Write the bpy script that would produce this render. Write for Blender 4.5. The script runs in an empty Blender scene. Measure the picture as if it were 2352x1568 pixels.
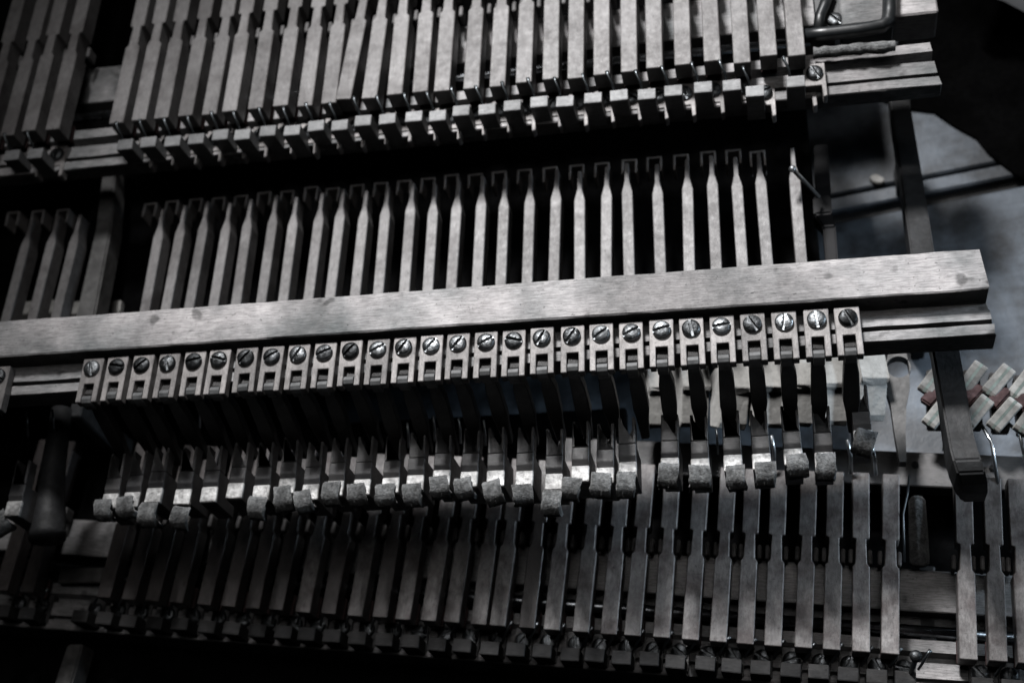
import bpy, bmesh, math, random
from mathutils import Vector, Matrix
random.seed(7)
S = bpy.context.scene
COL = S.collection
# ------------------------------------------------------------------ camera
FPX = 3000.0; CX, CY = 1176.0, 784.0          # focal length and centre, in units of a 2352 px wide frame
UAX = Vector((0.9796922, -0.06431683, -0.1899119))
VAX = Vector((0.03225811, -0.88426055, 0.46587841))
NAX = Vector((-0.19789543, -0.46254364, -0.86422843))
H0 = 0.50758; FL = 0.15                       # camera above the screw plane; floor below it
CAMZ = H0 + FL
cam_d = bpy.data.cameras.new('camera'); cam = bpy.data.objects.new('camera', cam_d); COL.objects.link(cam)
def c2w(a, b, c): return Vector((UAX.x*a+UAX.y*b+UAX.z*c, VAX.x*a+VAX.y*b+VAX.z*c, NAX.x*a+NAX.y*b+NAX.z*c))
ax, ay, az = c2w(1,0,0), -c2w(0,1,0), -c2w(0,0,1)
M = Matrix(((ax.x,ay.x,az.x,0),(ax.y,ay.y,az.y,0),(ax.z,ay.z,az.z,CAMZ),(0,0,0,1)))
cam.matrix_world = M
cam_d.sensor_width = 36; cam_d.sensor_fit = 'HORIZONTAL'; cam_d.lens = 36*FPX/2352
cam_d.clip_start = 0.01; cam_d.clip_end = 50
cam_d.dof.use_dof = True; cam_d.dof.focus_distance = 0.575; cam_d.dof.aperture_fstop = 7.5
S.camera = cam
# ------------------------------------------------------------------ light
W = bpy.data.worlds.new('World'); S.world = W; W.use_nodes = True
W.node_tree.nodes['Background'].inputs[0].default_value = (0.75, 0.87, 1, 1)
W.node_tree.nodes['Background'].inputs[1].default_value = 0.0008
def area(name, loc, target, size, energy, color=(1,1,1), spread=180):
    d = bpy.data.lights.new(name, 'AREA'); d.energy = energy; d.size = size; d.color = color; d.shape = 'DISK'
    d.spread = math.radians(spread)
    o = bpy.data.objects.new(name, d); COL.objects.link(o); o.location = loc
    o.rotation_euler = (Vector(target)-Vector(loc)).to_track_quat('-Z', 'Y').to_euler()
    return o
def spot(name, loc, target, r, energy, angle, blend, color):
    d = bpy.data.lights.new(name, 'SPOT'); d.energy = energy; d.shadow_soft_size = r; d.color = color
    d.spot_size = math.radians(angle); d.spot_blend = blend
    o = bpy.data.objects.new(name, d); COL.objects.link(o); o.location = loc
    o.rotation_euler = (Vector(target)-Vector(loc)).to_track_quat('-Z', 'Y').to_euler()
spot('key_lamp', (-.20, 1.0, 1.08), (-.065, .322, .15), .10, 134.0, 36, 1.0, (1.0, .99, .995))
spot('side_lamp', (.80, .36, .275), (.085, .285, .045), .05, 27.0, 25, 1.0, (.72, .86, 1.0))
area('overhead_fill', (.10, .40, 1.7), (0, .22, .05), .7, 1.55, (1.0, .98, .97), 120)  # added soft fill that lifts the lower levers, no real lamp there
S.view_settings.view_transform = 'Standard'; S.view_settings.look = 'None'
S.view_settings.exposure = 0.0; S.view_settings.gamma = 1.0
S.cycles.max_bounces = 4; S.cycles.diffuse_bounces = 0; S.cycles.glossy_bounces = 2
# ------------------------------------------------------------------ helpers
def U(px, py, z=0.0):
    """world point seen at a photograph pixel, on the level z (measured from the screw plane)"""
    d = c2w(px-CX, py-CY, FPX); t = (z-H0)/d.z
    return Vector((d.x*t, d.y*t, z+FL))
def Y_at(px, py, z): return U(px, py, z).y
MATS = {}
def nt(name):
    m = bpy.data.materials.new(name); m.use_nodes = True; MATS[name] = m
    t = m.node_tree; return m, t, t.nodes, t.links, t.nodes['Principled BSDF']
def coords(N, L, sc):
    tc = N.new('ShaderNodeTexCoord'); oi = N.new('ShaderNodeObjectInfo')
    mu = N.new('ShaderNodeVectorMath'); mu.operation = 'SCALE'; mu.inputs[0].default_value = (13.1, 7.7, 5.3); L.new(oi.outputs['Random'], mu.inputs['Scale'])
    ad = N.new('ShaderNodeVectorMath'); ad.operation = 'ADD'; L.new(tc.outputs['Object'], ad.inputs[0]); L.new(mu.outputs[0], ad.inputs[1])
    mp = N.new('ShaderNodeMapping'); mp.inputs['Scale'].default_value = sc; L.new(ad.outputs[0], mp.inputs[0])
    return mp.outputs[0], ad.outputs[0], oi.outputs['Random']
def noise(N, L, vec, scale, detail=4, rough=.6):
    n = N.new('ShaderNodeTexNoise'); n.inputs['Scale'].default_value = scale; n.inputs['Detail'].default_value = detail; n.inputs['Roughness'].default_value = rough
    L.new(vec, n.inputs['Vector']); return n.outputs['Fac']
def ramp(N, L, fac, stops):
    r = N.new('ShaderNodeValToRGB'); e = r.color_ramp.elements
    while len(e) < len(stops): e.new(.5)
    for k, (p, c) in enumerate(stops):
        e[k].position = p; e[k].color = (c, c, c, 1) if not isinstance(c, tuple) else (*c, 1)
    L.new(fac, r.inputs[0]); return r.outputs[0]
def mix(N, L, a, b, fac, mode='MIX'):
    m = N.new('ShaderNodeMix'); m.data_type = 'RGBA'; m.blend_type = mode
    for s, v in ((m.inputs[0], fac), (m.inputs[6], a), (m.inputs[7], b)):
        if isinstance(v, (int, float)): s.default_value = v
        elif isinstance(v, tuple): s.default_value = (*v, 1)
        else: L.new(v, s)
    return m.outputs[2]
def bump(N, L, P, h, strength, dist=.0004):
    b = N.new('ShaderNodeBump'); b.inputs['Strength'].default_value = strength; b.inputs['Distance'].default_value = dist
    L.new(h, b.inputs['Height']); L.new(b.outputs[0], P.inputs['Normal'])
def wood(name, col, stain, grain_axis='X', fleck=.5, vary=.25, rough=.55, spec=.3, stain_amt=.6, grain=.45, bs=30):
    m, t, N, L, P = nt(name)
    sc = {'X': (1, 11, 11), 'Y': (9, 1.2, 9), 'N': (5, 1.6, 5)}[grain_axis]
    gv, raw, rnd = coords(N, L, sc)
    g1 = noise(N, L, gv, 150, 6, .7); g2 = noise(N, L, gv, 420, 3, .6)
    big = noise(N, L, raw, bs, 5, .6); mid = noise(N, L, raw, 260, 5, .7)
    base = mix(N, L, stain, col, ramp(N, L, big, [(.5-stain_amt*.16, 0.0), (.5+stain_amt*.08, 1.0)]))
    if name == 'rail_wood':      # old stains and handling marks
        lw = noise(N, L, raw, 10, 6, .62); base = mix(N, L, base, ramp(N, L, lw, [(.40, .52), (.56, 1.05)]), 1.0, 'MULTIPLY')
        mk = noise(N, L, raw, 95, 2, .5); base = mix(N, L, base, ramp(N, L, mk, [(.27, .4), (.35, 1.0)]), 1.0, 'MULTIPLY')
    base = mix(N, L, base, ramp(N, L, g1, [(.32, 1-grain), (.6, 1.1)]), 1.0, 'MULTIPLY')
    base = mix(N, L, base, ramp(N, L, mid, [(.3, .86), (.7, 1.08)]), 1.0, 'MULTIPLY')
    fl = ramp(N, L, g2, [(.27, 1-fleck), (.40, 1.0)]); base = mix(N, L, base, fl, 1.0, 'MULTIPLY')
    sp = noise(N, L, raw, 700, 2, .5); base = mix(N, L, base, ramp(N, L, sp, [(.24, .35), (.33, 1.0)]), 1.0, 'MULTIPLY')
    st = noise(N, L, gv, 330, 2, .5); base = mix(N, L, base, ramp(N, L, st, [(.66, 0.0), (.74, .05)]), 1.0, 'ADD')
    rv = ramp(N, L, rnd, [(0, 1-vary), (1, 1+vary*.4)]); base = mix(N, L, base, rv, 1.0, 'MULTIPLY')
    L.new(base, P.inputs['Base Color'])
    L.new(ramp(N, L, mid, [(.3, rough+.12), (.7, rough-.1)]), P.inputs['Roughness'])
    P.inputs['Specular IOR Level'].default_value = spec
    bump(N, L, P, g2, .5, .0003)
    return m
wood('rail_wood', (.42, .403, .403), (.15, .16, .162), 'X', .65, 0.0, .6, .25, 1.25, .5, 24)
wood('lever_wood', (.172, .166, .165), (.108, .102, .101), 'N', .3, .25, .5, .35, .5, .25)
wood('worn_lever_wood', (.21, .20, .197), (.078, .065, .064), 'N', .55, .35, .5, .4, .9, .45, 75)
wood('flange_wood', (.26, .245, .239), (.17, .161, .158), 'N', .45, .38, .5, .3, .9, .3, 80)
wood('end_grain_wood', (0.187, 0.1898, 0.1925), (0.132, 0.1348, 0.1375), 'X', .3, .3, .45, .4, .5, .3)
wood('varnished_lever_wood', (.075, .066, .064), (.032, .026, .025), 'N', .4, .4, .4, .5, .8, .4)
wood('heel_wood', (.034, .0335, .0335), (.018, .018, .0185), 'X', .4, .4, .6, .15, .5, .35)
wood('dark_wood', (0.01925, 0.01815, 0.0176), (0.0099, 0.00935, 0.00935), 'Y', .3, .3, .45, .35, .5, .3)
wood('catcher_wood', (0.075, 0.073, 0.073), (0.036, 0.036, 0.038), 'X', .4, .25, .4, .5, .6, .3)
def plain(name, col, rough, metal=0.0, spec=.5, sc=300, lo=.6, bstr=.2, bd=.0003, vary=.2, sheen=0):
    m, t, N, L, P = nt(name); gv, raw, rnd = coords(N, L, (1, 1, 1))
    n1 = noise(N, L, raw, sc, 5, .65); n2 = noise(N, L, raw, sc*.22, 3, .6)
    b = mix(N, L, col, ramp(N, L, n1, [(.3, lo), (.68, 1.12)]), 1.0, 'MULTIPLY')
    b = mix(N, L, b, ramp(N, L, n2, [(.32, lo), (.6, 1.05)]), 1.0, 'MULTIPLY')
    b = mix(N, L, b, ramp(N, L, rnd, [(0, 1-vary), (1, 1+vary*.3)]), 1.0, 'MULTIPLY')
    L.new(b, P.inputs['Base Color']); P.inputs['Metallic'].default_value = metal
    L.new(ramp(N, L, n2, [(.3, min(1, rough+.15)), (.7, max(.05, rough-.1))]), P.inputs['Roughness'])
    P.inputs['Specular IOR Level'].default_value = spec
    if sheen: P.inputs['Sheen Weight'].default_value = sheen
    bump(N, L, P, n1, bstr, bd)
    return m
plain('screw_steel', (.34, .357, .37), .42, 1.0, .5, 300, .18, .9, .0006, .75)
plain('old_screw', (.16, .17, .178), .4, 1.0, .5, 380, .25, .8, .0005, .5)
plain('dark_slot', (0.011, 0.011, 0.011), .8)
plain('bright_wire', (.75, .79, .82), .3, 1.0, .5, 200, .7, .1)
plain('rod_steel', (.35, .37, .39), .22, 1.0, .5, 200, .5, .1)
plain('wire_steel', (.15, .165, .175), .4, 1.0, .5, 200, .6, .1)
plain('cast_iron', (.026, .027, .0285), .58, 0.0, .3, 260, .5, .6, .0006)
plain('bracket_grey', (.14, .138, .135), .5, 0.0, .4, 260, .6, .5, .0005)
plain('grey_iron', (0.088, 0.08525, 0.0825), .5, 0.0, .4, 260, .5, .5, .0005)
plain('black_rod', (0.0165, 0.0187, 0.02035), .35, 0.0, .5, 150, .5, .3)
plain('bush_felt', (.16, .155, .155), .85)
plain('grey_felt', (.185, .19, .191), .85, 0.0, .2, 800, .28, 1.0, .0010, .35, .3)
plain('white_felt', (0.341, 0.3355, 0.319), .85, 0.0, .2, 260, .75, .6, .0006, .1, .2)
plain('damper_white', (.29, .287, .275), .85, 0.0, .2, 260, .6, .6, .0006, .25, .2)
plain('leather', (.80, .795, .78), .30, 0.0, .5, 420, .3, .9, .0007, .45)
plain('hinge_cloth', (.11, .113, .115), .45, 0.0, .4, 300, .6, .3, .0003, .3)
plain('red_felt', (.088, .057, .058), .9, 0.0, .1, 500, .6, .6, .0006)
plain('green_felt', (.17, .205, .192), .9, 0.0, .1, 500, .8, .5)
plain('black_lacquer', (.008, .008, .009), .5, 0.0, .2, 60, .8, .1)
plain('painted_shade', (.004, .004, .0042), 1.0, 0, .02, 300, .6, .5)  # near-black colour standing in for shade on the floor and in the gaps
plain('paper', (0.3025, 0.3135, 0.33), .8, 0.0, .2, 30, .9, .1)
m, t, N, L, P = nt('floor_paint'); gv, raw, rnd = coords(N, L, (1.2, 9, 1))
n1 = noise(N, L, gv, 22, 6, .7); n2 = noise(N, L, raw, 30, 5, .6); n3 = noise(N, L, raw, 160, 5, .7)
b = mix(N, L, (.092, .110, .132), ramp(N, L, n1, [(.3, .72), (.65, 1.1)]), 1.0, 'MULTIPLY')
b = mix(N, L, b, ramp(N, L, n2, [(.40, .30), (.58, 1.1)]), 1.0, 'MULTIPLY')
b = mix(N, L, b, ramp(N, L, n3, [(.3, .75), (.6, 1.05)]), 1.0, 'MULTIPLY')
L.new(b, P.inputs['Base Color']); P.inputs['Roughness'].default_value = .5; bump(N, L, P, n3, .3, .001)

class MB:
    """collects geometry for one mesh"""
    def __init__(s): s.bm = bmesh.new()
    def prism(s, outline, z0, z1, axis='Z'):
        """outline of 2-D points extruded: axis Z: (x,y); axis X: (y,z) from x=z0 to x=z1"""
        def pt(a, b, h): return (a, b, h) if axis == 'Z' else (h, a, b)
        lo = [s.bm.verts.new(pt(a, b, z0)) for a, b in outline]; hi = [s.bm.verts.new(pt(a, b, z1)) for a, b in outline]
        n = len(outline)
        for k in range(n): s.bm.faces.new((lo[k], lo[(k+1) % n], hi[(k+1) % n], hi[k]))
        s.bm.faces.new(lo[::-1]); s.bm.faces.new(hi); return s
    def box(s, x0, x1, y0, y1, z0, z1): return s.prism([(x0,y0),(x1,y0),(x1,y1),(x0,y1)], z0, z1)
    def hexa(s, P8):
        v = [s.bm.verts.new(p) for p in P8]
        for f in ((3,2,1,0),(4,5,6,7),(0,1,5,4),(1,2,6,5),(2,3,7,6),(3,0,4,7)): s.bm.faces.new([v[k] for k in f])
        return s
    def tube(s, pts, r, n=8, cap=True):
        pts = [Vector(p) for p in pts]; rr = r if isinstance(r, (list, tuple)) else [r]*len(pts)
        rings = []; ref = Vector((0.3, 0.2, 0.9))
        for k, p in enumerate(pts):
            t = (pts[min(k+1, len(pts)-1)]-pts[max(k-1, 0)]).normalized()
            a = t.cross(ref)
            if a.length < .05: a = t.cross(Vector((1, 0, 0)))
            a.normalize(); b = t.cross(a)
            rings.append([s.bm.verts.new(p+(a*math.cos(2*math.pi*j/n)+b*math.sin(2*math.pi*j/n))*rr[k]) for j in range(n)])
        for k in range(len(rings)-1):
            for j in range(n): s.bm.faces.new((rings[k][j], rings[k][(j+1) % n], rings[k+1][(j+1) % n], rings[k+1][j]))
        if cap: s.bm.faces.new(rings[0][::-1]); s.bm.faces.new(rings[-1])
        return s
    def lathe(s, prof, n=16, at=(0,0,0)):
        rings = []
        for r, z in prof:
            if r < 1e-7: rings.append([s.bm.verts.new((at[0], at[1], at[2]+z))])
            else: rings.append([s.bm.verts.new((at[0]+r*math.cos(2*math.pi*j/n), at[1]+r*math.sin(2*math.pi*j/n), at[2]+z)) for j in range(n)])
        for k in range(len(rings)-1):
            a, b = rings[k], rings[k+1]
            for j in range(n):
                q = [a[j % len(a)], a[(j+1) % len(a)], b[(j+1) % len(b)], b[j % len(b)]]
                u = []
                for w in q:
                    if w not in u: u.append(w)
                if len(u) > 2: s.bm.faces.new(u)
        return s
    def bevel(s, off=.0003, seg=1, ang=30):
        bmesh.ops.recalc_face_normals(s.bm, faces=s.bm.faces)
        ed = [e for e in s.bm.edges if len(e.link_faces) == 2 and e.calc_face_angle(0) > math.radians(ang)]
        bmesh.ops.bevel(s.bm, geom=ed, offset=off, segments=seg, affect='EDGES', clamp_overlap=True); return s
    def jitter(s, a, seed=1):
        r = random.Random(seed)
        for v in s.bm.verts: v.co += Vector((r.uniform(-a,a), r.uniform(-a,a), r.uniform(-a,a)))
        return s
    def mesh(s, name, mat, smooth=False):
        bmesh.ops.recalc_face_normals(s.bm, faces=s.bm.faces)
        me = bpy.data.meshes.new(name); s.bm.to_mesh(me); s.bm.free(); me.materials.append(MATS[mat])
        if smooth:
            for p in me.polygons: p.use_smooth = True
        return me
def put(name, me, parent, loc=(0,0,0), rot=(0,0,0), sc=None):
    """mesh object; loc is in world space for parts (their thing is an unrotated Empty), local for sub-parts"""
    o = bpy.data.objects.new(name, me); COL.objects.link(o)
    loc = Vector(loc)
    if parent is not None:
        o.parent = parent
        if parent.type == 'EMPTY': loc = loc - parent.location
    o.location = loc; o.rotation_euler = rot
    if sc: o.scale = sc
    return o
def thing(name, loc, label, cat, group=None):
    o = bpy.data.objects.new(name, None); COL.objects.link(o); o.location = loc; o.empty_display_size = .02
    o['label'] = label; o['category'] = cat
    if group: o['group'] = group
    return o
rj = random.uniform
# ------------------------------------------------------------------ floor
floor = put('floor', MB().box(-1.6, 1.6, -1.2, 2.2, -.03, -.006).mesh('floor', 'dark_slot'), None); floor['kind'] = 'structure'
g0, g1 = U(1924, 497, -FL), U(2314, 420, -FL); gd = (g1-g0).normalized(); gn = Vector((-gd.y, gd.x, 0)); gang = math.atan2(gd.y, gd.x)
t0 = U(2114, 410, -FL); strip = (t0-g0).dot(gn)
bands = [(-1.0, -.42), (-.418, -.19), (-.187, -.0038), (.0038, strip-.001), (strip+.001, strip+.12), (strip+.122, strip+.30), (strip+.302, strip+.75)]
for k, (a, b_) in enumerate(bands):
    me = MB().box(-1.4, 1.4, a, b_, -.006, 0.0).bevel(.0012).mesh('plank', 'floor_paint')
    put('plank', me, floor, (g0.x, g0.y, 0), (0, 0, gang))
# ------------------------------------------------------------------ shared meshes
def lever_mesh(n0, n1, ln, hw, hn, th, mat):
    o = [(-hw,0),(hw,0),(hw,n0-.0015),(hn+.0004,n0),(hn,n1),(hw,n1+.0006),(hw,ln),(-hw,ln),(-hw,n1+.0006),(-hn,n1),(-hn-.0004,n0),(-hw,n0-.0015)]
    return MB().prism(o, -th, 0).bevel(.00035).mesh('lever', mat)
def screw_mesh(r=.0041, h=.0013, sl=.0006):
    mb = MB().lathe([(r*.96, -.0016), (r, -.0004), (r*.97, .0002), (r*.8, h*.55), (r*.5, h*.86), (r*.2, h*.98), (0, h)], 20)
    bm = mb.bm
    for s in (1, -1):
        g = bm.verts[:]+bm.edges[:]+bm.faces[:]
        bmesh.ops.bisect_plane(bm, geom=g, plane_co=(s*sl, 0, 0), plane_no=(s, 0, 0))
    bmesh.ops.delete(bm, geom=[f for f in bm.faces if abs(f.calc_center_median().x) < sl*.98 and f.calc_center_median().z > -.0003], context='FACES')
    bmesh.ops.recalc_face_normals(bm, faces=bm.faces)
    # slot walls and floor
    zf = -.0002
    for s in (1, -1):
        vs = sorted([v for v in bm.verts if abs(v.co.x-s*sl) < 1e-6 and v.co.z > zf], key=lambda v: v.co.y)
        lo = [bm.verts.new((v.co.x, v.co.y, zf)) for v in vs]
        for k in range(len(vs)-1): bm.faces.new((vs[k], vs[k+1], lo[k+1], lo[k]))
    bm.faces.new([bm.verts.new(p) for p in ((-sl, -r, zf), (sl, -r, zf), (sl, r, zf), (-sl, r, zf))])
    me = mb.mesh('screw', 'screw_steel')
    for p in me.polygons: p.use_smooth = abs(p.normal.x) < .93 or p.normal.z > .3
    return me
SCREW = screw_mesh(); SCREW_D = SCREW.copy(); SCREW_D.materials.clear(); SCREW_D.materials.append(MATS['old_screw'])
def flange_mesh(hw, wi, ytop, ywin, ybot, th, mat='flange_wood'):
    o = [(-hw,ytop),(-hw,ybot),(-wi,ybot),(-wi,ywin),(wi,ywin),(wi,ybot),(hw,ybot),(hw,ytop)]
    return MB().prism(o, -th, 0).bevel(.0003).mesh('flange', mat)
# ================================================================== ACTION 1: the main action (its rail, and the lever row at the top)
A = thing('piano_action', (-.14, .33, 0), 'piano action whose bright beam with screwed hinges crosses the middle', 'piano action', 'dismantled piano actions')
# ---- main beam with its grooved front
def rail_mesh(name, prof, x0, x1, mat, nseg=60, jit=.00018, seed=3, endskew=.0):
    r = random.Random(seed); mb = MB(); bm = mb.bm; rings = []
    for k in range(nseg+1):
        x = x0+(x1-x0)*k/nseg; ring = []
        for (y, z) in prof:
            j = jit if 0 < k < nseg else jit*2.5
            ring.append(bm.verts.new((x+(endskew*(y-prof[0][0]) if k == nseg else 0)+(r.uniform(-jit,jit)*3 if k == nseg else 0), y+r.uniform(-j, j), z+r.uniform(-j, j)*.6)))
        rings.append(ring)
    n = len(prof)
    for k in range(nseg):
        for j in range(n): bm.faces.new((rings[k][j], rings[k][(j+1) % n], rings[k+1][(j+1) % n], rings[k+1][j]))
    bm.faces.new(rings[0][::-1]); bm.faces.new(rings[-1])
    return mb.mesh(name, mat)
T = .004
bev = .0006
prof = [(.0275, T), (.0085, T), (.0078, T-bev), (.0078, -.0082), (.0045, -.0088), (.0030, -.0054), (-.0018, -.0052), (-.0019, -.0095), (-.0040, -.0095), (-.0041, -.0052), (-.0085, -.0055), (-.0088, -.0062), (-.0086, -.019), (.0275, -.020)]
RY = .2738
put('main_beam', rail_mesh('main_beam', prof, -.52+.14, .0922+.14, 'rail_wood', 70, .00016, 3, -.08), A, (-.14, RY, FL))
# ---- 28 screwed hinges
SX = [211,267,327,386,446,503,566,625,685,746,806,868,929,991,1052,1116,1180,1245,1315,1381,1449,1519,1588,1658,1729,1801,1875,1946]
SY = [848,843,843,838,832,828,824,822,816,812,808,804,798,796,789,789,783,776,773,769,765,759,754,747,744,740,735,730]
SA = [10,80,-45,15,105,75,-38,-55,-30,-65,-42,-58,-35,-38,-38,-60,75,-30,-35,-55,-62,105,8,100,30,-12,5,25]
FM = flange_mesh(.0053, .0027, .0056, -.0080, -.0176, .0052)
KN = MB().prism([(-.0128,-.005),(-.0126,-.0020),(-.0136,-.0004),(-.0152,.0001),(-.0170,-.0008),(-.0178,-.0030),(-.0178,-.007),(-.013,-.008)], -.0024, .0024, 'X').bevel(.0002).mesh('hinge_knuckle', 'hinge_cloth')
# dark butt: outline in (x, s) where s runs along its length, turned down into the works
def butt_mesh(seed):
    r = random.Random(seed)
    o = [(-.0026,.002),(-.0027,-.008),(-.0033,-.014),(-.0035,-.030),(-.0026,-.037),(-.0021,-.050),(.0021,-.050),(.0027,-.038),(.0036,-.031),(.0034,-.014),(.0027,-.008),(.0026,.002)]
    o = [(x+r.uniform(-.0003,.0003), y+r.uniform(-.0006,.0006)) for x, y in o]
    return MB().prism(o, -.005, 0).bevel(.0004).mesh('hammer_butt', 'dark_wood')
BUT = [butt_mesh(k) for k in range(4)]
HX = []
for i, (x, y) in enumerate(zip(SX, SY)):
    p = U(x, y, 0); p.y = p.y*.3+.7*(RY+.0002)
    HX.append(p)
    f = put('hinge_flange', FM, A, p+Vector((0, 0, rj(-.0002, .0003))), (0, 0, rj(-.015, .015)))
    s = put('screw', SCREW, f, (rj(-.0003,.0003), 0, .0012+rj(-.0002,.0003)), (rj(-.05,.05), rj(-.05,.05), math.radians(SA[i])))
    put('hinge_knuckle', KN, f, (0, rj(-.0008, .0008), rj(-.0006, .0004)))
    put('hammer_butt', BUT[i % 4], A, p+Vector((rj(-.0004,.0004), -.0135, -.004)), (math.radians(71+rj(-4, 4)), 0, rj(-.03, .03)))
# hinge cut by the left edge of the frame, its long side cheek showing
p = U(-4, 865, 0); f = put('hinge_flange', FM, A, p); put('screw', SCREW, f, (0, 0, .0012), (0, 0, .9)); put('hinge_knuckle', KN, f)
CH = MB().prism([(.004,-.001),(.006,-.020),(.003,-.030),(-.002,-.031),(-.004,-.026),(-.004,-.001)], -.018, -.001).mesh('side_cheek', 'flange_wood')
# ---- catchers below the butts
CT = [(262,1097),(312,1090),(363,1082),(428,1082),(487,1080),(548,1072),(606,1072),(664,1060),(719,1072),(776,1062),(836,1060),(901,1057),(957,1050),(1017,1040),(1081,1040),(1139,1040),(1206,1039),(1273,1045),(1333,1026),(1390,1031),(1440,1018),(1538,1011),(1606,1011),(1680,1003),(1745,1000),(1817,990),(1889,993),(1977,944)]
FE = [(243,1172),(295,1165),(348,1183),(417,1187),None,None,(593,1165),(652,1143),(702,1152),(765,1133),(823,1135),(888,1137),(950,1137),(1012,1118),(1070,1123),(1132,1130),(1203,1138),(1270,1152),(1315,1123),(1383,1115),(1437,1112),(1537,1093),(1608,1097),(1690,1095),(1757,1090),(1830,1070),(1897,1070),(1985,1015)]
FR = [2,-4,4,8,0,0,6,-8,-10,0,-4,-2,-3,-6,-8,-12,-4,3,12,6,2,6,3,0,0,-3,0,20]
CZ = -.038
def catcher_mesh():
    mb = MB()
    mb.prism([(-.0039,0),(-.0039,.013),(-.0025,.013),(-.0025,.0006),(.0025,.0006),(.0025,.013),(.0039,.013),(.0039,0)], -.007, 0)   # fork
    mb.prism([(-.0002,.0006),(-.0002,-.011),(-.0068,-.009),(-.0105,0),(-.0150,-.0015),(-.0162,-.005),(-.0155,-.013)][:0] or [(.0,-.0002),(-.0060,.0002),(-.0088,-.0012),(-.0165,-.0010),(-.0165,-.0220),(0,-.0220)], -.0040, .0040, 'X')
    return mb.bevel(.0003).mesh('catcher', 'catcher_wood')
CM = catcher_mesh()
LP = MB().hexa([(-.0041,-.0168,-.0020),(.0041,-.0168,-.0020),(.0041,-.0088,-.0020),(-.0041,-.0088,-.0020),(-.0041,-.0166,.0006),(.0041,-.0166,.0006),(.0041,-.0086,.0000),(-.0041,-.0086,.0000)]).bevel(.0004).mesh('leather_pad', 'leather')
def felt_mesh(seed):
    r = random.Random(seed); mb = MB(); bm = mb.bm
    # a thick strip of felt bent over the catcher's end, its cut edges ragged
    prof = [(.0040,.0012),(.0043,.0026),(.0020,.0031),(-.0008,.0029),(-.0030,.0018),(-.0043,-.0002),(-.0048,-.0030),(-.0046,-.0056),(-.0032,-.0060),(-.0026,-.0030),(-.0018,-.0004),(0,.0010),(.0020,.0012)]
    n = 10; rings = []; sk = r.uniform(-.0008,.0008)
    for k in range(n+1):
        x = -.0044+.0088*k/n; e = 2.2 if k in (0, n) else 1
        rings.append([bm.verts.new((x+r.uniform(-.00025,.00025)*e+sk*y*90*.5, y+r.uniform(-.00022,.00022)*e, z+r.uniform(-.00022,.00022))) for y, z in prof])
    for k in range(n):
        for j in range(len(prof)): bm.faces.new((rings[k][j], rings[k][(j+1) % len(prof)], rings[k+1][(j+1) % len(prof)], rings[k+1][j]))
    bm.faces.new(rings[0][::-1]); bm.faces.new(rings[-1])
    bmesh.ops.recalc_face_normals(bm, faces=bm.faces)
    fs = [f for f in bm.faces if len(f.verts) == 4]; fib = []
    for k in range(260):
        f = r.choice(fs); v = f.verts; a, b_ = r.random(), r.random()
        p_ = v[0].co.lerp(v[1].co, a).lerp(v[3].co.lerp(v[2].co, a), b_); fib.append((p_.copy(), f.normal.copy()))
    for p_, n_ in fib:
        t_ = Vector((r.uniform(-1,1), r.uniform(-1,1), r.uniform(-1,1))); d_ = (n_*.55+t_*.7).normalized()*r.uniform(.0006,.0016); w_ = d_.cross(t_).normalized()*.00006
        bm.faces.new([bm.verts.new(c_) for c_ in (p_-w_-n_*.0001, p_+w_-n_*.0001, p_+d_)])
    me = mb.mesh('felt_pad', 'grey_felt', True); return me
FLT = [felt_mesh(k) for k in range(6)]
for i, (x, y) in enumerate(CT):
    p = U(x, y, CZ)
    c = put('catcher', CM, A, p, (rj(-.03, .03), 0, rj(-.02, .02)))
    put('leather_pad', LP, c, (0, rj(-.0006, .0006), 0))
    if FE[i]:
        q = U(*FE[i], CZ-.001)
        put('felt_pad', FLT[i % 6], c, q-p+Vector((0, 0, .0014)), (rj(-.25, .15), rj(-.12, .12), math.radians(-FR[i])), (rj(.92, 1.05), rj(.9, 1.15), 1))
# the catcher of the hinge at the left edge
c = put('catcher', CM, A, U(42, 1112, CZ)); put('leather_pad', LP, c); put('felt_pad', FLT[2], c, (-.008, -.018, -.004), (0, 0, .5))
# ---- sticks that run from under the beam up to the forks
STX = [331,378,432,488,541,598,649,706,756,814,868,928,982,1035,1095,1149,1210,1270,1332,1391,1446,1518,1582,1645,1706,1764,1841]
def stick_mesh(seed, up):
    r = random.Random(seed); h = .0027
    o = [(-h,0),(h,0),(h,up-.007),(.0012,up),(.0010,up+.011),(-.0010,up+.011),(-.0012,up),(-h,up-.007)]
    return MB().prism(o, -.010, 0).bevel(.0003).mesh('hammer_stick', 'lever_wood')
STK = [stick_mesh(k, .074+.0012*k) for k in range(3)]
for i, x in enumerate(STX):
    y = 717-(x-331)*.0745
    q = U(x, y, -.04)
    put('hammer_stick', STK[i % 3], A, (q.x, q.y-.02, q.z), (0, 0, rj(-.012, .012)))
for x, y in ((8,742), (70,735), (124,732)):
    q = U(x, y, -.04); put('hammer_stick', STK[1], A, (q.x, q.y-.02, q.z), (0, 0, -.02))
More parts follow.
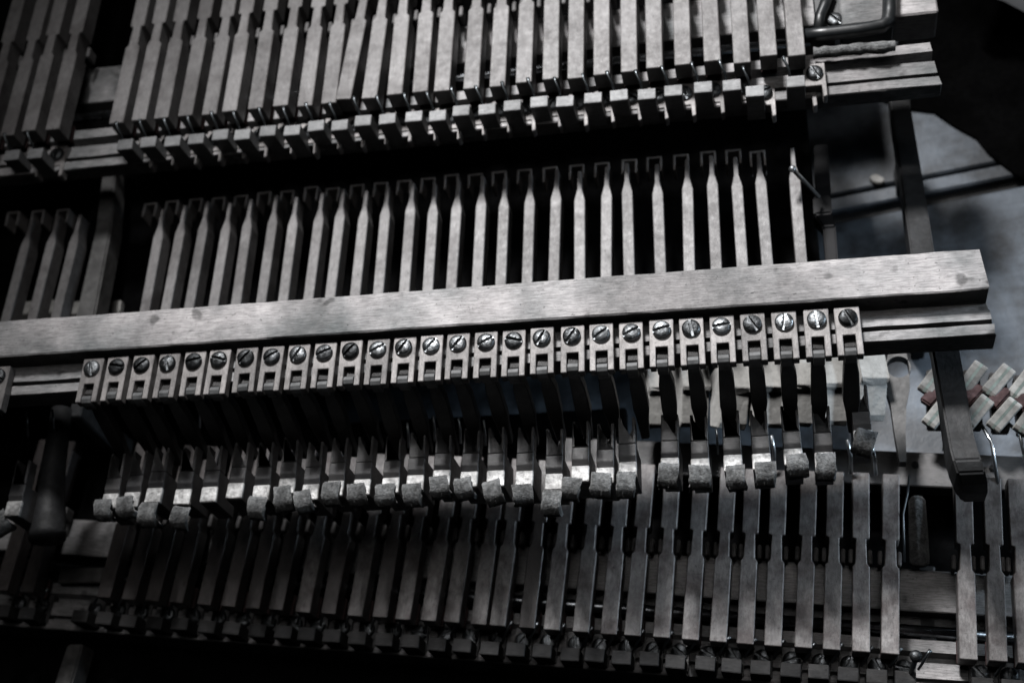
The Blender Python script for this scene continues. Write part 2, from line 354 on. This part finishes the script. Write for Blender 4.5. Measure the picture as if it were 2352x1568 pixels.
# ---- forks in the shade above the sticks
FK = [(343,480),(393,475),(447,470),(500,467),(551,462),(605,455),(658,452),(713,443),(762,445),(819,438),(873,433),(927,428),(982,423),(1036,415),(1091,413),(1146,408),(1204,403),(1263,398),(1324,393),(1382,388),(1445,380),(1502,375),(1564,370),(1626,362),(1684,358),(1740,362),(28,500),(85,497),(142,494)]
FKM = MB().prism([(-.0040,-.005),(-.0040,.0042),(.0040,.0042),(.0040,-.005),(.0029,-.005),(.0029,.0030),(-.0029,.0030),(-.0029,-.005)], -.010, 0).bevel(.00025).mesh('fork', 'flange_wood')
for x, y in FK: put('fork', FKM, A, U(x, y, -.047), (rj(-.05,.05), 0, rj(-.03, .03)))
# ---- upper lever row
TL = [(250,285),(302,278),(352,272),(409,269),(463,264),(509,256),(570,253),(627,245),(683,245),(737,237),(771,228),(831,227),(890,220),(948,212),(997,209),(1065,204),(1125,199),(1186,191),(1248,184),(1305,181),(1365,172),(1428,164),(1487,159),(1552,150),(1620,143),(1688,145),(1749,129),(1814,131),(-58,318),(-3,311),(49,303),(103,299)]
LM = lever_mesh(.0535, .0665, .20, .0041, .0023, .011, 'lever_wood')
PAD = MB().box(-.0038, .0038, .001, .012, -.0155, -.0128).bevel(.0004).mesh('felt_cushion', 'red_felt')
BUSH = MB().box(-.0010, .0010, -.0035, .0035, -.004, .004).bevel(.0006).mesh('bushing', 'bush_felt')
JOINT = MB().prism([(-.0015,-.0055),(.0015,-.0055),(.0015,.0055),(-.0015,.0055)], -.012, -.001).mesh('joint_block', 'dark_wood')
for i, (x, y) in enumerate(TL):
    q = U(x+16.5, y-1, .001); rot = rj(-.006, .006)
    if i == 10: rot = -.075
    if i == 11: rot = -.03
    q.z += rj(-.0006, .0008)
    l = put('lever', LM, A, q, (0, 0, rot))
    put('felt_cushion', PAD, l)
    for sx in (-1, 1): put('bushing', BUSH, l, (sx*.0046, .0600, -.0125))
# ---- beam, rod and grooved rail of that row
prof = [(.0140,-.004),(.0115,-.0008),(.007,0),(-.0135,0),(-.0140,-.0005),(-.0140,-.030),(.0140,-.030)]
put('back_beam', rail_mesh('back_beam', prof, -.42, .185, 'rail_wood', 40, .00012, 5), A, (-.14, .4695, FL-.021))
put('steel_rod', MB().tube([(-.42, 0, 0), (-.1, 0, 0), (.172, 0, 0)], .0026, 10).mesh('steel_rod', 'rod_steel', True), A, (-.14, .446, FL-.022))
prof = [(.0140,.001),(.0085,.001),(.0070,-.004),(.0040,-.0042),(.0036,0),(-.0035,0),(-.0037,-.005),(-.0056,-.005),(-.0058,0),(-.0104,-.0003),(-.0108,-.001),(-.0100,-.011),(.0140,-.012)]
put('hinge_rail', rail_mesh('hinge_rail', prof, -.42, .228, 'rail_wood', 50, .00016, 6, -.1), A, (-.14, .4165, FL-.0150))
# ---- heels and hinge plates of that row
BK = [(270,320),(322,315),(377,312),(432,305),(487,298),(538,295),(597,287),(651,287),(708,275),(762,272),(816,265),(872,258),(931,255),(986,252),(1042,243),(1101,236),(1159,232),(1220,223),(1281,220),(1343,212),(1405,207),(1468,204),(1530,197),(1598,190),(1664,184),(1717,196),(1812,173),(8,342),(62,340)]
HEEL = MB().prism([(.0062,0),(0,0),(-.0004,-.0004),(.0008,-.020),(.0062,-.020)], -.0044, .0044, 'X').bevel(.0003).mesh('lever_heel', 'end_grain_wood')
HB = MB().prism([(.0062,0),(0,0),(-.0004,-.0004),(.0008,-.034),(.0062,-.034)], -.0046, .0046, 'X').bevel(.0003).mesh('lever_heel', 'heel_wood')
UF = MB().prism([(-.0052,.0075),(-.0052,-.006),(.0030,-.006),(.0034,-.0130),(.0052,-.0125),(.0052,.0075)], -.006, 0).bevel(.0003).mesh('hinge_flange', 'flange_wood')
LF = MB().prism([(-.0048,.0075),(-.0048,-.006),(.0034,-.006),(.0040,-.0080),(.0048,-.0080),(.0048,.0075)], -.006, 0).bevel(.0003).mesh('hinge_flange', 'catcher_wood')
SPOON = MB().tube([(-.0025, .002, -.003), (-.0030, .0045, .0015), (-.0048, .0085, .003), (-.0052, .0105, .0032)], [.0007,.0007,.0007,.0011], 6).mesh('spoon_wire', 'wire_steel', True)
def heel_row(root, pts, z, rotz, heel, dxs, back):
    for i, (x, y) in enumerate(pts):
        q = U(x+17, y+23, z)
        h = put('lever_heel', heel, root, q+Vector((rj(-.0003,.0003), rj(-.0003,.0003), rj(-.0006,.0006))), (rj(-.04,.04), 0, rotz+rj(-.03,.03)))
        put('spoon_wire', SPOON, h, (0, .005, 0) if not back else (.0058, .005, 0), (0, 0, 0) if not back else (0, 0, -.9))
        w = Vector((dxs, .0092, -.0125)); w.rotate(Matrix.Rotation(rotz, 3, 'Z'))
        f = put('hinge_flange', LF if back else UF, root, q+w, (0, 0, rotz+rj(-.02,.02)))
        put('screw', SCREW_D, f, (0, .0012, .0013), (rj(-.06,.06), rj(-.06,.06), rj(0, 3.1)))
heel_row(A, BK, -.002, 0, HEEL, .0045, False)
f = put('hinge_flange', UF, A, U(1871, 174, -.0095), (0, 0, 0), None); put('screw', SCREW, f, (0, .0012, .0013), (0, 0, .45))
# ---- right end of that row: block, plate, bent rod, felt
q = U(1990, 22, -.008); put('end_block', MB().box(-.0125, .0125, -.0085, .04, -.02, 0).bevel(.0008).mesh('end_block', 'rail_wood'), A, q)
q = U(2094, 10, -.012); put('end_block', MB().box(-.0110, .0120, -.0065, .04, -.02, 0).bevel(.0008).mesh('end_block', 'rail_wood'), A, q)
q = U(1912, 40, -.010); pl = put('metal_plate', MB().box(-.0085, .0085, -.009, .03, -.003, 0).bevel(.0006).mesh('metal_plate', 'black_rod'), A, q); put('screw', SCREW, pl, (.0008, -.0022, .0012), (0, 0, .7))
ps = [U(1838, 84, -.006), U(1900, 78, -.006), U(1970, 70, -.006), U(2025, 61, -.006), U(2040, 50, -.006), U(2043, 30, -.006), U(2044, -60, -.006)]
o0 = ps[0]; put('bent_rod', MB().tube([p_-o0 for p_ in ps], .0036, 10).mesh('bent_rod', 'black_rod', True), A, o0)
ps = [U(1880, 70, -.006), U(1883, 40, -.006), U(1893, 16, -.006), U(1905, -20, -.006)]; o0 = ps[0]
put('bent_rod', MB().tube([p_-o0 for p_ in ps], .0028, 8).mesh('bent_rod', 'black_rod', True), A, o0)
a0, a1 = U(1868, 122, -.008), U(2056, 106, -.008)
mb = MB(); n = 14
for k in range(n): pass
mb.tube([a0-a0+Vector((0, rj(-.0004,.0004), 0))+(a1-a0)*(k/n) for k in range(n+1)], [.0028+rj(-.0004,.0004) for k in range(n+1)], 8)
put('felt_strip', mb.mesh('felt_strip', 'grey_felt', True), A, a0)
# ---- iron brackets that carry the beam (bars bent in the Y-Z plane)
def bar(name, pts, half, th, mat, parent):
    """pts: list of (world Vector on the top centre line, half width, thickness)"""
    o0 = pts[0][0]; mb = MB(); bm = mb.bm; rings = []
    for p_, hw, th in pts:
        c = p_-o0
        rings.append([bm.verts.new(c+Vector(d)) for d in ((-hw,0,0), (hw,0,0), (hw,0,-th), (-hw,0,-th))])
    for k in range(len(rings)-1):
        for j in range(4): bm.faces.new((rings[k][j], rings[k][(j+1) % 4], rings[k+1][(j+1) % 4], rings[k+1][j]))
    bm.faces.new(rings[0][::-1]); bm.faces.new(rings[-1])
    return put(name, mb.bevel(.0009, 2).mesh(name, mat), parent, o0)
bar('bracket', [(U(2062,190,-.090),.0052,.012),(U(2070,253,-.090),.0052,.014),(U(2096,420,-.078),.0054,.014),(U(2120,585,-.062),.0056,.016),(U(2150,700,-.045),.0058,.012),(U(2172,800,-.038),.0058,.011),(U(2190,900,-.034),.0056,.014),(U(2207,1000,-.032),.0054,.02),(U(2214,1030,-.030),.0056,.020),(U(2222,1055,-.029),.0058,.020),(U(2231,1085,-.031),.0058,.018),(U(2239,1112,-.036),.0056,.015),(U(2244,1134,-.044),.0050,.010)], 0, 0, 'cast_iron', A)
bar('bracket', [(U(250,380,-.050),.0038,.012),(U(246,430,-.050),.0042,.014),(U(237,523,-.050),.0048,.014),(U(195,726,-.050),.0056,.014),(U(170,840,-.050),.0056,.014)], 0, 0, 'bracket_grey', A)
pc = [(142,940,.0052),(134,1000,.0057),(124,1060,.0062),(117,1110,.0070),(113,1150,.0079),(111,1180,.0086),(109,1225,.0092),(108.5,1238,.0090)]
e0 = U(142, 940, -.058)
put('bracket_foot', MB().tube([U(x, y, -.058)-e0 for x, y, r in pc], [r for x, y, r in pc], 24).mesh('bracket_foot', 'cast_iron', True), A, e0)
for x in (.080, -.352): put('bracket_lug', MB().box(-.005, .005, -.009, .009, -.022, 0).bevel(.0008).mesh('bracket_lug', 'cast_iron'), A, (x, .287, FL-.0195))
# legs that stand the brackets on the floor
for x, y, z, h in ((.083, .44, -.10, .05), (.080, .335, -.075, .075), (-.362, .44, -.064, .086), (-.362, .285, -.064, .086)):
    put('bracket_leg', MB().prism([(-.008,-h),(.008,-h),(.005,0),(-.005,0)], -.0035, .0035, 'X').bevel(.0008).mesh('bracket_leg', 'cast_iron'), A, (x, y, FL+z))
# ---- black boards added low in the works to stand in for shade in the gaps
for nm, x0, x1, y0, y1, z in (('shade_board', -.52, .030, .300, .455, -.078), ('rear_shade_board', -.52, .06, .500, .66, -.055), ('shade_board', -.52, -.075, .215, .296, -.1235), ('shade_board', -.60, .12, .02, .200, -.1452), ('shade_board', -.075, .135, .165, .262, -.137)):
    put(nm, MB().box(x0, x1, y0, y1, -.008, 0).bevel(.001).mesh(nm, 'painted_shade'), A, (0, 0, FL+z))
# ---- spring wires glinting between the butts
for x, y in ((935,970),(995,955),(1054,960),(1111,965),(1256,985),(1645,985),(1415,960),(372,930),(455,925),(120,940),(60,945)):
    a0, a1, a2 = U(x, y, -.046), U(x+3, y+28, -.05), U(x+4, y+58, -.054)
    put('spring_wire', MB().tube([Vector((0,0,0)), a1-a0, a2-a0], .0006, 6).mesh('spring_wire', 'bright_wire', True), A, a0)
# ---- lone dark lever with a knobbed wire beside the last stick
a0 = U(1820, 388, -.026); a1 = U(1850, 420, -.040); a2 = U(1880, 452, -.054)
k_ = put('knob_wire', MB().tube([Vector((0,0,0)), a1-a0, a2-a0], .0011, 8).mesh('knob_wire', 'grey_iron', True), A, a0)
put('knob', MB().lathe([(0,-.0017),(.0014,-.0011),(.0019,0),(.0014,.0011),(0,.0017)], 12).mesh('knob', 'screw_steel', True), k_)
bar('damper_lever', [(U(1885,330,-.075),.0035,.008),(U(1890,430,-.070),.0040,.010),(U(1888,452,-.060),.0045,.012),(U(1890,490,-.060),.0045,.012),(U(1905,520,-.066),.0032,.008),(U(1912,610,-.07),.0030,.008)], 0, 0, 'black_lacquer', A)
# ================================================================== ACTION 2: the lower action, turned about five degrees
LZ = -.100; TH = math.radians(-5.35)
B = thing('piano_action', (-.15, .19, 0), 'piano action lying lowest at the bottom with worn notched levers', 'piano action', 'dismantled piano actions')
BT = [222,278,333,388,452,507,562,617,677,737,797,856,907,967,1020,1082,1126,1193,1250,1317,1381,1436,1503,1569,1633,1695,1759,1829,1894,1962,2029,2209,2277,2344,-15,42]
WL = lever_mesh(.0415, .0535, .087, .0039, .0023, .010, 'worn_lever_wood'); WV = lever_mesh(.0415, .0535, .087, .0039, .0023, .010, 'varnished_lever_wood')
for i, x in enumerate(BT):
    q = U(x+16, 1372+(x-222)*.0712, LZ)
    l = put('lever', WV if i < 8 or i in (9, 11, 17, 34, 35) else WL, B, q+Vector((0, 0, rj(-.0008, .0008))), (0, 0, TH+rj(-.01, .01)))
    put('felt_cushion', PAD, l)
    for sx in (-1, 1): put('bushing', BUSH, l, (sx*.0044, .0475, -.0115))
def lrail(name, prof, px0, px1, z, mat, seed, nseg=50):
    """rail of the lower action through two photograph pixels on level z"""
    a0, a1 = U(*px0, z), U(*px1, z); d = a1-a0; ang = math.atan2(d.y, d.x)
    return put(name, rail_mesh(name, prof, 0, d.length, mat, nseg, .00015, seed), B, a0, (0, 0, ang))
prof = [(.0105,-.003),(.0085,0),(-.0100,0),(-.0105,-.0006),(-.0105,-.030),(.0105,-.030)]
lrail('back_beam', prof, (-60, 1216), (2420, 1372), -.118, 'rail_wood', 11)
prof = [(.008,0),(-.008,0),(-.008,-.02),(.008,-.02)]
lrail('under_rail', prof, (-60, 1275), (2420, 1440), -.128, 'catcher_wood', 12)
a0, a1 = U(-60, 1285, -.120), U(2420, 1472, -.120)
put('steel_rod', MB().tube([Vector((0,0,0)), (a1-a0)*.5, a1-a0], .0028, 10).mesh('steel_rod', 'rod_steel', True), B, a0)
prof = [(.0140,.001),(.0085,.001),(.0070,-.004),(.0040,-.0042),(.0036,0),(-.0035,0),(-.0037,-.005),(-.0056,-.005),(-.0058,0),(-.0104,-.0003),(-.0108,-.001),(-.0108,-.024),(.0140,-.024)]
lrail('hinge_rail', prof, (-60, 1384), (2420, 1560), -.1200, 'rail_wood', 13)
q = U(187, 1320, -.112); put('metal_plate', MB().box(-.0135, .0125, -.0042, .0042, -.002, 0).bevel(.0005).mesh('metal_plate', 'grey_iron'), B, q, (0, 0, TH*.2))
BB = [163,218,272,333,393,453,510,569,631,685,742,800,863,922,984,1042,1104,1166,1225,1289,1346,1408,1472,1533,1600,1661,1728,1797,1864,1932,1998,2062,2240,2310,-15,40]
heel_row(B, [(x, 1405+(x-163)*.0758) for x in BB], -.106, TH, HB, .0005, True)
# damper rail board behind the levers, with nails
a0, a1 = U(1280, 1040, -.112), U(2420, 1090, -.112); d = a1-a0
r_ = put('damper_rail', MB().prism([(-.009,0),(.009,0),(.009,-.012),(-.009,-.012)], 0, d.length, 'X').bevel(.0006).mesh('damper_rail', 'catcher_wood'), B, a0, (0, 0, math.atan2(d.y, d.x)))
for x, y in ((2102, 1067), (2280, 1075), (1700, 1050)):
    q = U(x, y, -.1115)-a0; q.rotate(Matrix.Rotation(-math.atan2(d.y, d.x), 3, 'Z'))
    put('nail', MB().lathe([(.0018,-.001),(.0016,.0008),(0,.0011)], 10).mesh('nail', 'cast_iron', True), r_, q)
# ---- white felt hammer heads below the beam
HH = [(1520,868),(1598,866),(1690,868),(1775,866),(1842,862),(1918,858),(2006,846)]
def hammer_mesh(seed):
    r = random.Random(seed)
    mb = MB(); bm = mb.bm
    prof = [(.0085,-.001),(.0080,.0010),(-.0050,.0005),(-.0066,-.0008),(-.0078,-.0026),(-.0205,-.0092),(-.0222,-.0115),(-.0190,-.0190),(.0060,-.0130)]
    for y0 in (0,):
        rings = [[bm.verts.new((x+r.uniform(-.0003,.0003), y+r.uniform(-.0004,.0004), z+r.uniform(-.0003,.0003))) for y, z in prof] for x in (-.0074,-.0067,0,.0067,.0074)]
        for v in rings[0]+rings[-1]: v.co.y *= .95
        for k in range(4):
            for j in range(len(prof)): bm.faces.new((rings[k][j], rings[k][(j+1) % len(prof)], rings[k+1][(j+1) % len(prof)], rings[k+1][j]))
        bm.faces.new(rings[0][::-1]); bm.faces.new(rings[-1])
    return mb.bevel(.0006, 2, 25).mesh('hammer_head', 'white_felt')
HMM = [hammer_mesh(k) for k in range(4)]
for i, (x, y) in enumerate(HH):
    h = put('hammer_head', HMM[i % 4], B, U(x, y, -.072+rj(-.003,.002)), (.1, .45, .12+rj(-.06,.06)))
for x, y in ((52,712),(102,709),(163,712),(255,710)):
    put('hammer_head', HMM[0], B, U(x, y, -.075), (0, 0, rj(-.05,.05)), (.8, .6, 1))
# ---- grey iron arm with an eye
mb = MB(); oc = []
pts = [(2042,800),(2032,850),(2034,890),(2046,930),(2054,990),(2066,1060),(2082,1060),(2080,990),(2082,930),(2090,890),(2088,840),(2080,800)]
z = -.085; c0 = U(2064, 842, z)
ring = [(U(x, y, z)-c0) for x, y in pts]
hole = [Vector((.0058*math.cos(a), .0058*math.sin(a), 0)) for a in [2*math.pi*k/20 for k in range(20)]]
bm = mb.bm
e_ = []
def loop(vs):
    vv = [bm.verts.new(v) for v in vs]; return [bm.edges.new((vv[k], vv[(k+1) % len(vv)])) for k in range(len(vv))]
e_ = loop(ring)+loop(hole)
bmesh.ops.triangle_fill(bm, edges=e_, use_beauty=True)
ex = bmesh.ops.extrude_face_region(bm, geom=bm.faces[:]); bmesh.ops.translate(bm, verts=[v for v in ex['geom'] if isinstance(v, bmesh.types.BMVert)], vec=(0, 0, -.006))
put('eye_arm', mb.mesh('eye_arm', 'grey_iron'), B, c0)
# ---- dampers at the right edge, each with wedges of felt, red cloth and a wire
def wedge(mat, w=.0062, g=False):
    return MB().hexa([(-w,-.0050,-.005),(w,-.0050,-.005),(w,.0050,-.005),(-w,.0050,-.005),(-w*.95,-.0046,-.0008),(w*.95,-.0046,.0004),(w*.9,.0040,.0034),(-w*.9,.0040,.0030)]).bevel(.0006, 2).mesh('damper_felt', mat)
def slab(name, mat, hx, y0, y1, z0, z1, z2, sh, bv):
    # sheared wedge: its far side leans to the right and rises
    return MB().hexa([(-hx,y0,z0),(hx,y0,z0),(hx+sh,y1,z0),(-hx+sh,y1,z0),(-hx,y0,z1),(hx,y0,z1*.8),(hx+sh,y1,z2),(-hx+sh,y1,z2*.8)]).bevel(bv, 2).mesh(name, mat)
fp = [(-.0082,-.003),(-.0084,.0002),(-.0066,.0015),(-.0030,.0022),(.0020,.0036),(.0060,.0050),(.0078,.0050),(.0084,.0036),(.0084,-.003)]
WG = MB().prism(fp, -.0037, .0037, 'X').bevel(.0005, 1, 40).mesh('damper_felt', 'damper_white')
GS = MB().prism([(y, z+.00008 if z > 0 else z) for y, z in fp[1:-1]], -.0007, .0007, 'X').mesh('green_stripe', 'green_felt')
WR = slab('red_cloth', 'red_felt', .0032, -.0062, .0062, -.004, .0006, .0016, .0008, .0008)
WB = slab('damper', 'dark_wood', .0040, -.0150, .0150, -.011, -.0040, -.0040, .0, .0006)
for (x, y), (wx, wy) in (((2150,905),(2168,1036)), ((2236,905),(2292,1112)), ((2298,912),(2356,1060)), ((2356,918),(2405,1100)), ((2415,925),(2460,1110))):
    q = U(x, y, -.092); rz = -.08+rj(-.02, .02)
    d_ = put('damper', WB, B, q, (0, 0, rz))
    for sy in (1, -1):
        of = (-.0010 if sy > 0 else .0008, sy*.0088-.001, rj(-.0004,.0004)); rt = (rj(-.06,.06), .14+rj(-.05,.05), -.64+rj(-.05,.05))
        put('damper_felt', WG, d_, of, rt); put('green_stripe', GS, d_, of, rt)
    put('red_cloth', WR, d_, (-.0014, .0002, .0004), (0, 0, -.64))
    s0 = U(x+6, y+50, -.098); s1 = U(wx, wy, -.100); mid = (s0+s1)/2+Vector((.002, .002, .004))
    put('damper_wire', MB().tube([Vector((0,0,0)), mid-s0, s1-s0], .0009, 8).mesh('damper_wire', 'bright_wire', True), B, s0)
for (x0, y0), (x1, y1) in (((1946,1010),(1955,1086)), ((1998,1010),(2012,1090)), ((1772,1000),(1778,1078)), ((1690,1000),(1692,1070))):
    s0, s1 = U(x0, y0, -.085), U(x1, y1, -.098)
    put('damper_wire', MB().tube([Vector((0,0,0)), (s1-s0)*.5+Vector((.0006,0,.001)), s1-s0], .0009, 8).mesh('damper_wire', 'bright_wire', True), B, s0)
# ---- pale felt tongue and thin wire in the gap, bent screw pin at the lower right
s0 = U(2106, 1140, -.108); s1 = U(2112, 1300, -.112)
put('felt_tongue', MB().tube([Vector((0,0,0)), (s1-s0)*.06, (s1-s0)*.5, (s1-s0)*.95, s1-s0], [.0025,.0040,.0046,.0048,.0030], 10).mesh('felt_tongue', 'grey_felt', True), B, s0)
s0 = U(2088, 1092, -.104); s1 = U(2074, 1180, -.100); s2 = U(2078, 1290, -.106)
put('loop_wire', MB().tube([Vector((0,0,0)), (s1-s0)*.5+Vector((.0006,0,0)), s1-s0, (s2-s0)*.75+Vector((-.001,0,.002)), s2-s0], .00055, 6).mesh('loop_wire', 'wire_steel', True), B, s0)
s0 = U(2104, 1506, -.094); s1 = U(2092, 1550, -.108)
k_ = put('pin', MB().tube([Vector((0,0,0)), s1-s0], .0013, 8).mesh('pin', 'wire_steel', True), B, s0)
put('knob', MB().lathe([(0,-.0022),(.0020,-.0016),(.0029,0),(.0020,.0016),(0,.0022)], 12).mesh('knob', 'screw_steel', True), k_)
# frame sides and feet that stand the lower action on the floor
for x, y in ((2130, 1440), (175, 1300), (1150, 1400)):
    q = U(x, y, -.13); put('frame_leg', MB().box(-.004, .004, -.03, .03, -.02, .002).bevel(.0008).mesh('frame_leg', 'cast_iron'), B, q, (0, 0, TH))
q0, q1 = U(172, 1478, -.118), U(135, 1600, -.118)
bar('bracket', [(q0, .0045, .014), ((q0+q1)/2, .0050, .014), (q1, .0050, .014)], 0, 0, 'grey_iron', B)
# ================================================================== loose things
ed = [(2030,236),(2090,245),(2145,262),(2196,290),(2240,320),(2282,362),(2320,398),(2362,420),(2480,452),(2640,480)]  # outline of an added black sheet that stands in for shade on the planks
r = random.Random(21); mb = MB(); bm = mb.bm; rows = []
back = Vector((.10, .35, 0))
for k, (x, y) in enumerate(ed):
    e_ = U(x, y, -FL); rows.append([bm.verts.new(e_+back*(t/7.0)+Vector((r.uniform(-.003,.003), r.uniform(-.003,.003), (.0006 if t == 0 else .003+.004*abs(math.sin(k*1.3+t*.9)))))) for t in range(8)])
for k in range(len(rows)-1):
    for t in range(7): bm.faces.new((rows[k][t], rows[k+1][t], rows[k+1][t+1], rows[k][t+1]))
o = put('painted_shade', mb.mesh('painted_shade', 'painted_shade', True), None); sm = o.modifiers.new('thickness', 'SOLIDIFY'); sm.thickness = .0015
o['label'] = 'black sheet standing in for shade on the floor at the top right corner'; o['category'] = 'cloth'
c = MB().prism([(-.006,-.002),(-.001,-.0045),(.005,-.003),(.0062,.001),(.001,.0035),(-.004,.003)], 0, .0025).bevel(.0008, 2).jitter(.0003).mesh('wood_chip', 'white_felt')
o = put('wood_chip', c, None, U(2014, 415, -FL)+Vector((0, 0, .0004)), (0, 0, -.4), (.75, .75, 1)); o['label'] = 'small white chip lying on the painted floor beside the iron bracket'; o['category'] = 'chip'

# pale sheet beyond the black shade sheet, only its near edge in the frame
r = random.Random(5); mb = MB(); bm = mb.bm; q0 = U(2225, -12, -.11); rows = []
for k in range(9):
    e_ = U(2222+k*28, -14+k*7.5+4*math.sin(k*1.1), -.11); rows.append([bm.verts.new(e_+Vector((.01*t, .03*t, .004*math.sin(k*.9+t)+(.004 if t else 0)))) for t in range(5)])
for k in range(8):
    for t in range(4): bm.faces.new((rows[k][t], rows[k+1][t], rows[k+1][t+1], rows[k][t+1]))
o = put('pale_sheet', mb.mesh('pale_sheet', 'paper', True), None); sm = o.modifiers.new('thickness', 'SOLIDIFY'); sm.thickness = .001
o['label'] = 'pale grey sheet just showing at the extreme top right corner'; o['category'] = 'sheet'
